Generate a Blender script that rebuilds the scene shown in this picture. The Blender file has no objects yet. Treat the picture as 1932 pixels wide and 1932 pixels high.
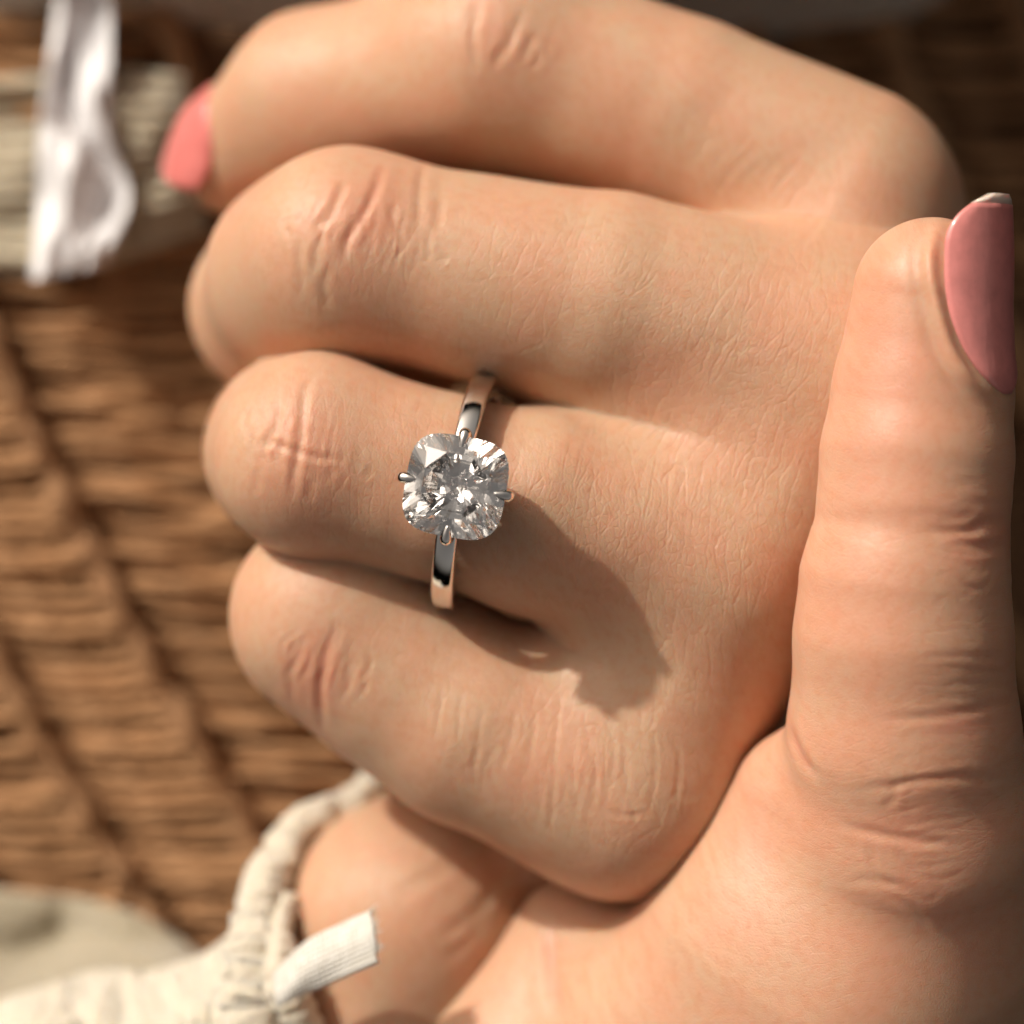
import bpy, bmesh, math, random
import numpy as np
from mathutils import Vector, Matrix, noise as mnoise

random.seed(7); np.random.seed(7)
R = math.radians
MM = 0.001
scene = bpy.context.scene
C = scene.collection

# ------------------------------------------------------------------ camera
D = 220.0                        # camera height above the focal plane, mm
PX = 2048.0 / 1932.0 / 28.0      # mm for one unit of the layout grid at z = 0
cam_d = bpy.data.cameras.new('camera')
cam = bpy.data.objects.new('camera', cam_d); C.objects.link(cam)
cam.location = (0, 0, D * MM)
cam_d.sensor_width = 36
cam_d.lens = 36 * D / (1932 * PX)
cam_d.clip_start = 0.01; cam_d.clip_end = 50
cam_d.dof.use_dof = True
cam_d.dof.focus_distance = (D - 2.4) * MM
cam_d.dof.aperture_fstop = cam_d.lens / 9.0
scene.camera = cam

# ------------------------------------------------------------------ sky and sun
L = Vector((-0.60, 0.65, 0.47)).normalized()
w = bpy.data.worlds.new('World'); scene.world = w; w.use_nodes = True
nt = w.node_tree
sky = nt.nodes.new('ShaderNodeTexSky'); sky.sky_type = 'NISHITA'; sky.sun_disc = False; sky.dust_density = 10.0; sky.ozone_density = 0.0; sky.air_density = 1.0
sky.sun_elevation = math.asin(L.z); sky.sun_rotation = math.atan2(L.x, L.y)
hs = nt.nodes.new('ShaderNodeHueSaturation'); hs.inputs['Saturation'].default_value = 0.20      # thin white haze
nt.links.new(sky.outputs[0], hs.inputs['Color']); wm = nt.nodes.new('ShaderNodeMix'); wm.data_type = 'RGBA'; wm.blend_type = 'MULTIPLY'; wm.inputs[0].default_value = 1.0; wm.inputs[7].default_value = (1.0, 0.89, 0.78, 1)   # warm afternoon haze
nt.links.new(hs.outputs[0], wm.inputs[6]); nt.links.new(wm.outputs[2], nt.nodes['Background'].inputs[0])
nt.nodes['Background'].inputs[1].default_value = 0.086
sd = bpy.data.lights.new('sun', 'SUN'); sd.energy = 3.15; sd.angle = R(1.6); sd.color = (1.0, 0.945, 0.85)
sun = bpy.data.objects.new('sun', sd); C.objects.link(sun)
sun.rotation_euler = (-L).to_track_quat('-Z', 'Y').to_euler(); sun.location = (L * 0.5)
scene.view_settings.view_transform = 'Standard'
scene.view_settings.look = 'None'
scene.view_settings.exposure = 0.0
scene.view_settings.gamma = 1.0
cy = scene.cycles
cy.max_bounces = 24; cy.transmission_bounces = 20; cy.glossy_bounces = 10; cy.diffuse_bounces = 4
cy.transparent_max_bounces = 12
cy.caustics_reflective = False; cy.caustics_refractive = False
cy.sample_clamp_indirect = 12.0
cy.use_denoising = True; cy.use_adaptive_sampling = True; cy.adaptive_threshold = 0.025

# ------------------------------------------------------------------ helpers
def W(px, py, z):
    """layout grid position (1932 x 1932, y down) at height z -> mm"""
    k = (D - z) / D
    return np.array([(px - 966) * PX * k, (966 - py) * PX * k, z])

def tag(o, label=None, cat=None, group=None, kind=None):
    if label: o['label'] = label
    if cat: o['category'] = cat
    if group: o['group'] = group
    if kind: o['kind'] = kind
    return o

def empty(name, loc=(0, 0, 0)):
    o = bpy.data.objects.new(name, None); C.objects.link(o); o.location = Vector(loc) * MM
    o.empty_display_size = 0.01
    return o

def mesh_obj(name, verts, faces, mat, parent=None, smooth=True, attrs=None):
    """verts in mm"""
    v = np.asarray(verts, dtype=np.float32) * MM
    if parent is not None and parent.type == 'EMPTY' and parent.parent is None:
        v = v - np.array(parent.location, dtype=np.float32)
    me = bpy.data.meshes.new(name)
    if isinstance(faces, np.ndarray):
        n = faces.shape[1]
        me.vertices.add(len(v)); me.vertices.foreach_set('co', v.ravel())
        me.loops.add(faces.size); me.loops.foreach_set('vertex_index', faces.ravel().astype(np.int32))
        me.polygons.add(len(faces))
        me.polygons.foreach_set('loop_start', np.arange(0, faces.size, n, dtype=np.int32))
        me.polygons.foreach_set('loop_total', np.full(len(faces), n, dtype=np.int32))
        me.update(calc_edges=True)
    else:
        me.from_pydata([tuple(x) for x in v], [], faces)
    me.validate()
    if smooth: me.polygons.foreach_set('use_smooth', np.ones(len(me.polygons), dtype=bool))
    else: me.polygons.foreach_set('use_smooth', np.zeros(len(me.polygons), dtype=bool))
    for k, a in (attrs or {}).items():
        a = np.asarray(a, dtype=np.float32)
        if a.ndim == 2:
            t = me.attributes.new(k, 'FLOAT_VECTOR', 'POINT'); t.data.foreach_set('vector', a.ravel())
        else:
            t = me.attributes.new(k, 'FLOAT', 'POINT'); t.data.foreach_set('value', a)
    me.materials.append(mat)
    o = bpy.data.objects.new(name, me); C.objects.link(o)
    if parent is not None: o.parent = parent
    return o

class NT:
    """small helper for node materials"""
    def __init__(s, name):
        s.m = bpy.data.materials.new(name); s.m.use_nodes = True; s.t = s.m.node_tree
        s.b = s.t.nodes['Principled BSDF']; s.out = s.t.nodes['Material Output']
    def n(s, typ, **kw):
        x = s.t.nodes.new(typ)
        for k, v in kw.items(): setattr(x, k, v)
        return x
    def l(s, a, b): s.t.links.new(a, b)
    def val(s, node, **kw):
        for k, v in kw.items(): node.inputs[k.replace('_', ' ')].default_value = v
        return node
    def math(s, op, a, b=None, c=None):
        x = s.n('ShaderNodeMath', operation=op)
        for i, q in enumerate((a, b, c)):
            if q is None: continue
            if isinstance(q, (int, float)): x.inputs[i].default_value = q
            else: s.l(q, x.inputs[i])
        return x.outputs[0]
    def mix(s, f, a, b, blend='MIX'):
        x = s.n('ShaderNodeMix', data_type='RGBA', blend_type=blend)
        for i, q in ((0, f), (6, a), (7, b)):
            if isinstance(q, (int, float)): x.inputs[i].default_value = q
            elif isinstance(q, tuple): x.inputs[i].default_value = (*q, 1) if len(q) == 3 else q
            else: s.l(q, x.inputs[i])
        return x.outputs[2]
    def ramp(s, f, lo, hi, a=0.0, b=1.0):
        x = s.n('ShaderNodeMapRange', interpolation_type='SMOOTHSTEP')
        x.inputs[1].default_value = lo; x.inputs[2].default_value = hi
        x.inputs[3].default_value = a; x.inputs[4].default_value = b
        s.l(f, x.inputs[0]); return x.outputs[0]
    def vmul(s, v, k):
        x = s.n('ShaderNodeVectorMath', operation='MULTIPLY'); s.l(v, x.inputs[0]); x.inputs[1].default_value = k
        return x.outputs[0]
    def vadd(s, a, b):
        x = s.n('ShaderNodeVectorMath', operation='ADD'); s.l(a, x.inputs[0]); s.l(b, x.inputs[1]); return x.outputs[0]
    def noise(s, v, scale, detail=3, rough=0.55, out=0):
        x = s.n('ShaderNodeTexNoise'); s.l(v, x.inputs['Vector'])
        x.inputs['Scale'].default_value = scale; x.inputs['Detail'].default_value = detail
        x.inputs['Roughness'].default_value = rough
        return x.outputs[out]
    def edge(s, v, scale, rnd=1.0):
        x = s.n('ShaderNodeTexVoronoi', feature='DISTANCE_TO_EDGE'); s.l(v, x.inputs['Vector'])
        x.inputs['Scale'].default_value = scale; x.inputs['Randomness'].default_value = rnd
        return x.outputs['Distance']
    def bump(s, h, dist, strength=1.0, normal=None):
        x = s.n('ShaderNodeBump'); x.inputs['Strength'].default_value = strength; x.inputs['Distance'].default_value = dist
        s.l(h, x.inputs['Height'])
        if normal is not None: s.l(normal, x.inputs['Normal'])
        return x.outputs[0]

# ------------------------------------------------------------------ materials
def skin_material():
    t = NT('skin'); b = t.b
    co = t.n('ShaderNodeAttribute', attribute_name='skin_co').outputs['Vector']     # mm: along the fingers, across them
    red = t.n('ShaderNodeAttribute', attribute_name='red').outputs['Fac']
    wrk = t.n('ShaderNodeAttribute', attribute_name='wrinkle').outputs['Fac']
    def n2(v, scale, detail, rough=0.55, out=0):
        x = t.n('ShaderNodeTexNoise', noise_dimensions='2D'); t.l(v, x.inputs['Vector'])
        x.inputs['Scale'].default_value = scale; x.inputs['Detail'].default_value = detail; x.inputs['Roughness'].default_value = rough
        return x.outputs[out]
    def e2(v, rnd=1.0):
        x = t.n('ShaderNodeTexVoronoi', feature='DISTANCE_TO_EDGE', voronoi_dimensions='2D'); t.l(v, x.inputs['Vector'])
        x.inputs['Scale'].default_value = 1.0; x.inputs['Randomness'].default_value = rnd
        return x.outputs['Distance']
    na = n2(co, 0.16, 2); nb_ = n2(co, 1.1, 3, 0.6)
    col = t.mix(t.ramp(na, 0.32, 0.68), SKIN_A, SKIN_B)
    col = t.mix(t.math('MULTIPLY', t.ramp(nb_, 0.40, 0.72), 0.38), col, SKIN_C)
    sp = t.ramp(n2(co, 2.1, 1), 0.70, 0.80)
    col = t.mix(t.math('MULTIPLY', sp, 0.16), col, (0.42, 0.17, 0.09))
    col = t.mix(t.math('MULTIPLY', red, 0.52), col, SKIN_RED)
    # relief: long transverse folds, net of fine lines, grain
    wob = n2(co, 0.45, 1, 0.5, out=1)
    wv = t.vadd(co, t.vmul(wob, (0.8, 0.7, 0)))
    fd = e2(t.vmul(wv, (0.95, 0.24, 0)))
    nd = e2(t.vmul(wv, (2.3, 1.6, 0)))
    grain = n2(co, 6.5, 2, 0.7)
    patch = t.ramp(n2(co, 0.2, 1), 0.35, 0.65, 0.25, 1.0)
    fold = t.math('ADD', t.ramp(fd, 0.0, 0.09), t.math('MULTIPLY', t.ramp(fd, 0.0, 0.5), 0.3))
    net = t.ramp(nd, 0.0, 0.12)
    h = t.math('MULTIPLY', fold, t.math('MULTIPLY', wrk, t.math('MULTIPLY', patch, 0.45)))
    h = t.math('ADD', h, t.math('MULTIPLY', net, t.math('MULTIPLY_ADD', wrk, 0.32, 0.03)))
    h = t.math('ADD', h, t.math('MULTIPLY', grain, 0.42))
    t.l(t.bump(h, 0.064 * MM, 1.0), b.inputs['Normal'])
    t.l(col, b.inputs['Base Color'])
    b.subsurface_method = 'RANDOM_WALK'
    b.inputs['Subsurface Weight'].default_value = 0.68
    b.inputs['Subsurface Radius'].default_value = (1.0, 0.30, 0.15)
    b.inputs['Subsurface Scale'].default_value = 1.7 * MM
    b.inputs['Specular IOR Level'].default_value = 0.36
    b.inputs['Roughness'].default_value = 0.40
    return t.m
SKIN_A = (0.592, 0.382, 0.252); SKIN_B = (0.618, 0.352, 0.228); SKIN_C = (0.565, 0.280, 0.155); SKIN_RED = (0.66, 0.19, 0.135)

def simple(name, col, rough=0.5, metal=0.0, **kw):
    t = NT(name)
    t.b.inputs['Base Color'].default_value = (*col, 1); t.b.inputs['Roughness'].default_value = rough
    t.b.inputs['Metallic'].default_value = metal
    for k, v in kw.items(): t.b.inputs[k.replace('_', ' ')].default_value = v
    return t

SKIN = skin_material()

# ------------------------------------------------------------------ distance fields
def smin(a, b, k):
    h = np.clip(0.5 + 0.5 * (b - a) / k, 0, 1)
    return b + (a - b) * h - k * h * (1 - h)

def cone(p, a, b, r1, r2):
    ba = b - a; pa = p - a
    h = np.clip(pa @ ba / float(ba @ ba), 0, 1).astype(np.float32)
    q = pa - h[:, None] * ba[None, :].astype(np.float32)
    return np.sqrt(np.einsum('ij,ij->i', q, q)) - (r1 + (r2 - r1) * h)

class Chain:
    """a limb: list of (px, py, z, r)"""
    def __init__(s, pts, k=2.5):
        s.p = [W(*q[:3]).astype(np.float32) for q in pts]; s.r = [q[3] for q in pts]; s.k = k
        s.seg = [(s.p[i], s.p[i + 1], s.r[i], s.r[i + 1]) for i in range(len(pts) - 1)]
    def d(s, p):
        out = None
        for i, (a, b, r1, r2) in enumerate(s.seg):
            e = cone(p, a, b, r1, r2)
            out = e if out is None else smin(out, e, s.k[i - 1] if isinstance(s.k, (list, tuple)) else s.k)
        return out

class Hand:
    def __init__(s): s.fingers = []; s.body = []; s.kf = 0.3; s.kb = 3.4; s.kbb = 5.0; s.extra = None
    def parts(s, p):
        return [f.d(p) for f in s.fingers], [c.d(p) for c in s.body]
    def d(s, p):
        F, B = s.parts(p)
        f = F[0]
        for e in F[1:]: f = smin(f, e, s.kf)
        b = B[0]
        for e in B[1:]: b = smin(b, e, s.kbb)
        return smin(f, b, s.kb)

def chunked(fn, p, n=400000):
    return np.concatenate([fn(p[i:i + n]) for i in range(0, len(p), n)])

def grad(fn, p, e=0.05):
    k = np.array([[1, -1, -1], [-1, -1, 1], [-1, 1, -1], [1, 1, 1]], dtype=np.float32)
    g = np.zeros_like(p)
    for q in k: g += q[None, :] * fn(p + q * e)[:, None]
    return g / (np.linalg.norm(g, axis=1, keepdims=True) + 1e-9)

def surface(fn, lo, hi, h):
    """surface nets over a narrow band; returns verts (mm), quads"""
    lo = np.array(lo, dtype=np.float32); hi = np.array(hi, dtype=np.float32)
    m = 5
    nc = np.ceil((hi - lo) / (h * m)).astype(int) + 1
    ax = [lo[i] + (np.arange(nc[i]) * m + (m - 1) / 2) * h for i in range(3)]
    G = np.stack(np.meshgrid(*ax, indexing='ij'), -1).reshape(-1, 3).astype(np.float32)
    dc = chunked(fn, G).reshape(nc)
    V = np.repeat(np.repeat(np.repeat(dc, m, 0), m, 1), m, 2).astype(np.float32)
    near = np.abs(V) < h * m * 1.25
    idx = np.argwhere(near)
    V[near] = chunked(fn, (lo + idx * h).astype(np.float32))
    # close at the borders
    V[0], V[-1] = np.maximum(V[0], .01), np.maximum(V[-1], .01)
    V[:, 0], V[:, -1] = np.maximum(V[:, 0], .01), np.maximum(V[:, -1], .01)
    V[:, :, 0], V[:, :, -1] = np.maximum(V[:, :, 0], .01), np.maximum(V[:, :, -1], .01)
    S = V < 0
    c = [S[i:S.shape[0] - 1 + i, j:S.shape[1] - 1 + j, k:S.shape[2] - 1 + k] for i in (0, 1) for j in (0, 1) for k in (0, 1)]
    anyc = np.logical_or.reduce(c); allc = np.logical_and.reduce(c)
    act = anyc & ~allc
    cid = np.full(act.shape, -1, dtype=np.int64)
    cells = np.argwhere(act); cid[act] = np.arange(len(cells))
    acc = np.zeros((len(cells), 3), dtype=np.float32); cnt = np.zeros(len(cells), dtype=np.float32)
    corners = [(i, j, k) for i in (0, 1) for j in (0, 1) for k in (0, 1)]
    for a in range(8):
        for b in range(a + 1, 8):
            ca, cb = corners[a], corners[b]
            if sum(abs(x - y) for x, y in zip(ca, cb)) != 1: continue
            va = V[cells[:, 0] + ca[0], cells[:, 1] + ca[1], cells[:, 2] + ca[2]]
            vb = V[cells[:, 0] + cb[0], cells[:, 1] + cb[1], cells[:, 2] + cb[2]]
            x = (va < 0) != (vb < 0)
            t = np.where(x, va / np.where(x, va - vb, 1), 0)
            pa = np.array(ca, dtype=np.float32); pb = np.array(cb, dtype=np.float32)
            acc += np.where(x[:, None], pa + t[:, None] * (pb - pa), 0); cnt += x
    verts = lo + (cells + acc / cnt[:, None]) * h
    quads = []
    for axis in range(3):
        u, v = [(1, 2), (2, 0), (0, 1)][axis]
        s0 = [slice(None)] * 3; s1 = [slice(None)] * 3
        s0[axis] = slice(0, -1); s1[axis] = slice(1, None)
        A, B = S[tuple(s0)], S[tuple(s1)]
        e = np.argwhere(A != B)
        ok = (e[:, u] > 0) & (e[:, v] > 0) & (e[:, u] < S.shape[u] - 1) & (e[:, v] < S.shape[v] - 1)
        e = e[ok]
        inside = A[e[:, 0], e[:, 1], e[:, 2]]
        def cc(du, dv):
            q = e.copy(); q[:, u] -= du; q[:, v] -= dv
            return cid[q[:, 0], q[:, 1], q[:, 2]]
        Q = np.stack([cc(1, 1), cc(0, 1), cc(0, 0), cc(1, 0)], 1)
        Q[~inside] = Q[~inside][:, ::-1]
        quads.append(Q)
    return verts.astype(np.float32), np.concatenate(quads)

def px_of(v):
    k = D / (D - v[:, 2])
    return np.stack([v[:, 0] * k / PX + 966, 966 - v[:, 1] * k / PX], 1)

def stroke_depth(uv, pts, sig, depth, taper=True):
    """groove profile along a polyline on the layout grid; sig in grid units"""
    pts = np.array(pts, dtype=np.float32)
    # catmull-rom resample
    P = np.vstack([2 * pts[0] - pts[1], pts, 2 * pts[-1] - pts[-2]]); out = []
    for i in range(1, len(P) - 2):
        for t in np.linspace(0, 1, 8, endpoint=False):
            a, b, c, d = P[i - 1], P[i], P[i + 1], P[i + 2]
            out.append(0.5 * ((2 * b) + (-a + c) * t + (2 * a - 5 * b + 4 * c - d) * t * t + (-a + 3 * b - 3 * c + d) * t ** 3))
    out.append(P[-2]); Q = np.array(out)
    lo = Q.min(0) - 5 * sig; hi = Q.max(0) + 5 * sig
    sel = np.nonzero((uv[:, 0] > lo[0]) & (uv[:, 0] < hi[0]) & (uv[:, 1] > lo[1]) & (uv[:, 1] < hi[1]))[0]
    res = np.zeros(len(uv), dtype=np.float32)
    if len(sel) == 0: return res
    q = uv[sel]; best = np.full(len(sel), 1e9); bt = np.zeros(len(sel)); n = len(Q) - 1
    for i in range(n):
        ba = Q[i + 1] - Q[i]; pa = q - Q[i]
        h = np.clip((pa @ ba) / (ba @ ba + 1e-9), 0, 1)
        dd = np.hypot(*(pa - h[:, None] * ba).T)
        m = dd < best; best[m] = dd[m]; bt[m] = ((i + h) / n)[m]
    env = np.clip(np.minimum(bt, 1 - bt) * 4, 0, 1) if taper else 1.0
    x = best / sig
    res[sel] = depth * env * (-np.exp(-x * x) + 0.30 * np.exp(-((x - 2.1) / 1.1) ** 2))
    return res

def build_hand(name, hand, lo, hi, h, strokes, reds, smooth_spots, mat, label, frame=(1, 0), fan=0.0, wr_base=.5, wr_amp=1.0, deform=None):
    v, q = surface(hand.d, lo, hi, h)
    for _ in range(2):
        d = chunked(hand.d, v)
        inb = np.all((v > np.array(lo) + 2 * h) & (v < np.array(hi) - 2 * h), axis=1)
        g = np.concatenate([grad(hand.d, v[i:i + 200000]) for i in range(0, len(v), 200000)])
        v = v - np.where(inb, d * 0.9, 0)[:, None] * g
    nrm = g
    # skin coordinates: along the fingers / across them, with a slow warp
    fx, fy = frame
    sc = np.zeros_like(v)
    al = v[:, 0] * fx + v[:, 1] * fy; ac = -v[:, 0] * fy + v[:, 1] * fx
    sc[:, 0] = al + 1.6 * np.sin(ac * .16 + al * .05) + 0.55 * v[:, 2] * np.clip(-nrm[:, 0], 0, 1) + fan * ac * np.clip((al - 8) / 30, 0, 1)
    sc[:, 1] = ac - 0.7 * v[:, 2] * np.sign(nrm[:, 1]) * np.clip(np.abs(nrm[:, 1]) - .5, 0, 1)
    uv = px_of(v)
    face = np.clip((nrm[:, 2] - 0.05) / 0.25, 0, 1)
    disp = np.zeros(len(v), dtype=np.float32); red = np.zeros(len(v), dtype=np.float32)
    for st in strokes:
        pts, sig, dep = st[:3]
        e = stroke_depth(uv, pts, sig, dep) * face
        disp += e
        if dep > 0.15: red += np.clip(-e / dep, 0, 1) * 0.35
    # soft lumps so that the limbs are not perfect tubes
    def lump(f, a):
        return a * (np.sin(v[:, 0] * f + 1.3 * np.sin(v[:, 1] * f * .7 + 2)) * np.sin(v[:, 1] * f * 1.1 + 1.7 * np.sin(v[:, 2] * f * .8)) )
    disp += (lump(0.42, 0.05) + lump(0.95, 0.012)) * wr_amp
    v = v + nrm * disp[:, None]
    for cx, cy_, rx, ry, amt in reds:
        red += amt * np.exp(-(((uv[:, 0] - cx) / rx) ** 2 + ((uv[:, 1] - cy_) / ry) ** 2))
    wr = wr_base + (1 - wr_base) * wr_amp * np.exp(-(((uv[:, 0] - 1290) / 330) ** 2 + ((uv[:, 1] - 1020) / 560) ** 2) ** 1.5)
    for cx, cy_, rx, ry, amt in smooth_spots:
        wr *= 1 - amt * np.exp(-(((uv[:, 0] - cx) / rx) ** 2 + ((uv[:, 1] - cy_) / ry) ** 2) ** 2)
    if deform is not None: v = deform(v)
    root = mesh_obj(name, v, q, mat, None, True, {'skin_co': sc, 'red': np.clip(red, 0, 1), 'wrinkle': wr})
    tag(root, label, 'hand')
    return root

def Z(region, scale):
    """strokes read off an enlarged crop: crop pixel -> layout grid"""
    x0, y0 = region
    return lambda *pts: [((x0 + x / scale) / 1.06004, (y0 + y / scale) / 1.06004) for x, y in pts]

# ================================================================== LEFT HAND (wears the ring)
RES = 0.24
lh = Hand()
F1 = Chain([(1592, 370, -18, 8.6), (1290, 230, -19, 8.0), (945, 112, -20, 8.1), (600, 190, -28, 6.9), (458, 285, -33, 5.55)], k=[.6, 2.5, 2.5])
F2 = Chain([(1600, 690, -11.5, 9.2), (1150, 572, -10.5, 8.25), (655, 482, -11.3, 7.45), (588, 522, -17, 7.2), (534, 580, -27, 6.95), (760, 640, -42, 6.5)], k=[.6, 3.0, 4.0, 2.5])
F3 = Chain([(1345, 1060, -10.5, 8.3), (1010, 967, -8.2, 7.6), (842, 922, -7.9, 6.95), (598, 860, -8.3, 7.35), (572, 852, -14, 7.2), (560, 846, -30, 6.8), (800, 900, -42, 6.3)], k=[.6, .6, 1.5, 1.5, 2.5])
F4 = Chain([(1185, 1480, -12.5, 8.4), (897, 1360, -13, 8.0), (757, 1262, -13.6, 7.9), (634, 1163, -13.8, 7.35), (640, 1166, -30, 6.5), (800, 1300, -40, 6.0)], k=[.6, .6, 3.0, 2.5])
lh.fingers = [F1, F2, F3, F4]
def mc(px, py, z, r, qx, qy, qz):
    return Chain([(px, py, z, r), (qx, qy, qz, r + 1.0)])
lh.body = [
    Chain([(1600, 470, -21, 7.2), (1545, 700, -12.5, 8.4), (1345, 1085, -12, 8.2), (1155, 1445, -13.5, 7.5)]),
    Chain([(1110, 772, -13.8, 4.6), (1220, 785, -12.8, 5.6), (1350, 805, -11.8, 6.6), (1490, 880, -11.5, 7.6)]),
    Chain([(1160, 1245, -14.5, 5.2), (1230, 1275, -13.0, 6.4), (1280, 1300, -12.8, 7.2)]),
    Chain([(1350, 430, -34, 8), (820, 320, -38, 8)]),
    Chain([(1450, 425, -18.8, 5.2), (1590, 490, -16.5, 7.2)]),
    mc(1585, 470, -22, 8.5, 1500, 900, -60), mc(1560, 700, -16, 8.8, 1400, 1200, -62), mc(1345, 1110, -16, 8.0, 1250, 1450, -62), mc(1175, 1460, -17, 8.0, 1050, 1650, -58),
    Chain([(1060, 1620, -56, 11), (900, 1650, -33, 9.0), (775, 1735, -26, 9.3), (735, 2000, -27, 9.4), (700, 2250, -30, 10)])]
zA = Z((300, 200), 2.415); zB = Z((0, 600), 2.414); zC = Z((1500, 300), 2.414); zD = Z((1000, 1300), 1.8435)
left_strokes = [
    (zA((1130, 290), (1080, 450), (1010, 580), (950, 680), (930, 790)), 8.5, 0.34),
    (zA((950, 370), (910, 470), (860, 570), (790, 620)), 8.5, 0.30),
    (zA((830, 640), (800, 750), (800, 850)), 8, 0.16),
    (zA((720, 660), (725, 800), (740, 970)), 8, 0.12),
    (zA((870, 780), (840, 900), (865, 1030)), 8, 0.13),
    (zA((1320, 290), (1300, 450), (1290, 640)), 8, 0.12),
    (zA((1410, 440), (1385, 640)), 8, 0.10),
    (zA((1190, 480), (1170, 560), (1200, 640)), 7, 0.12),
    (zB((1510, 360), (1470, 450), (1455, 600), (1435, 720), (1420, 850), (1400, 990)), 8, 0.30),
    (zB((1340, 420), (1345, 560), (1320, 640), (1235, 705)), 8, 0.28),
    (zB((1240, 720), (1300, 690), (1400, 720), (1540, 762), (1690, 765)), 6.5, 0.16),
    (zB((1230, 810), (1245, 940)), 7, 0.12),
    (zB((1500, 860), (1490, 980)), 7, 0.10),
    ([(640, 1165), (612, 1240), (604, 1310), (612, 1390)], 8, 0.34),
    ([(560, 1200), (548, 1270), (556, 1340)], 8, 0.10),
    ([(660, 1230), (655, 1300)], 7, 0.10),
    ([(905, -10), (890, 60), (900, 140)], 9, 0.28), ([(990, 10), (960, 80), (925, 130)], 9, 0.24),
    ([(1010, 60), (985, 120)], 8, 0.12),
    ([(960, 1640), (900, 1720), (820, 1780)], 14, 0.2), ([(930, 1720), (880, 1780), (830, 1815)], 13, 0.16), ([(900, 1600), (800, 1660), (740, 1690)], 14, 0.1),
]
# long folds over the little finger's knuckle and the back of the hand
for pts in (((220, 140), (200, 400), (180, 690)), ((290, 190), (330, 350), (352, 500), (300, 700)), ((130, 190), (120, 330), (100, 480)),
            ((470, 220), (460, 420), (480, 560), (520, 700)), ((560, 250), (572, 450), (548, 610)), ((620, 270), (662, 420), (622, 660)),
            ((60, 200), (40, 330), (10, 450)), ((280, 330), (270, 480), (285, 600)), ((390, 240), (420, 380), (400, 520)), ((510, 120), (520, 240), (515, 330)),
            ((380, 600), (470, 610), (560, 600)), ((-60, 180), (-90, 380), (-100, 520)), ((-140, 150), (-160, 350)), ((-210, 120), (-240, 330))):
    left_strokes.append((zD(*pts), 4.6, 0.085))
rs = random.Random(3)
for (cx, cy_, sx, sy, n, ang) in ((1130, 900, 260, 190, 34, 6), (1300, 1100, 150, 160, 18, 12), (1250, 620, 260, 150, 22, 14), (1480, 470, 130, 100, 12, 35), (930, 1330, 170, 90, 14, 4), (1050, 1500, 150, 110, 14, 8), (1330, 250, 200, 90, 14, 8)):
    for _ in range(n):
        x, y = cx + rs.uniform(-sx, sx), cy_ + rs.uniform(-sy, sy); a = R(ang + rs.gauss(0, 8)); ln = rs.uniform(35, 110)
        dx, dy = math.sin(a) * ln, math.cos(a) * ln; j = rs.uniform(-7, 7)
        pass
left_strokes = [(p, sg, d * (.48 if d > .2 else .7)) for p, sg, d in left_strokes]
def joint_lines(cx, cy_, ang, span, n, length, seed, out, dmax=0.075):
    """a fan of fine creases across a joint; ang = direction of the limb"""
    q = random.Random(seed); ux, uy = math.cos(R(ang)), math.sin(R(ang)); vx, vy = -uy, ux
    for i in range(n):
        o = -span + 2 * span * (i + q.uniform(-.35, .35)) / max(1, n - 1); e = 1 - (o / (span * 1.25)) ** 2
        ln = length * q.uniform(.35, 1.0) * max(.3, e); m = q.uniform(-.35, .35) * length; bow = o * .12 + q.uniform(-8, 8)
        P = [(cx + ux * (o + bow * (1 - t * t)) + vx * (m + t * ln) + q.uniform(-4, 4), cy_ + uy * (o + bow * (1 - t * t)) + vy * (m + t * ln) + q.uniform(-4, 4)) for t in (-1, -.5, 0, .5, 1)]
        out.append((P, q.uniform(3.4, 5.2), q.uniform(.35, 1) * dmax))
joint_lines(690, 440, 12, 130, 22, 85, 1, left_strokes); joint_lines(575, 845, 14, 110, 20, 80, 2, left_strokes)
joint_lines(610, 1250, 26, 90, 16, 75, 3, left_strokes); joint_lines(940, 80, 10, 110, 14, 70, 4, left_strokes, .06)
joint_lines(1080, 1480, 10, 190, 22, 95, 5, left_strokes, .045); joint_lines(1180, 900, 10, 260, 26, 110, 6, left_strokes, .025)
joint_lines(1440, 330, 40, 180, 16, 80, 7, left_strokes, .04); joint_lines(1330, 620, 12, 200, 16, 90, 8, left_strokes, .025)
left_reds = [(700, 420, 100, 120, .45), (590, 840, 100, 130, .45), (590, 1280, 70, 120, .5), (1300, 700, 120, 60, .14), (1480, 660, 70, 40, .2), (1000, 1480, 120, 50, .2), (1250, 1050, 160, 70, .12), (1450, 1520, 90, 160, .30), (930, 70, 90, 80, .25),
             (1200, 1640, 160, 60, .2), (1700, 380, 120, 90, .12), (440, 360, 60, 50, .25)]
left_smooth = [(380, 580, 90, 200, .8), (400, 880, 60, 180, .8), (470, 1150, 60, 130, .8), (520, 250, 260, 190, .85), (1000, 200, 500, 160, .45)]
left_hand = build_hand('hand', lh, (-29, -50, -64), (46, 44, 5), RES, left_strokes, left_reds, left_smooth, SKIN,
                       'left hand closed in a loose fist, wearing the diamond ring', frame=(0.966, -0.259), fan=0.35)

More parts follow.
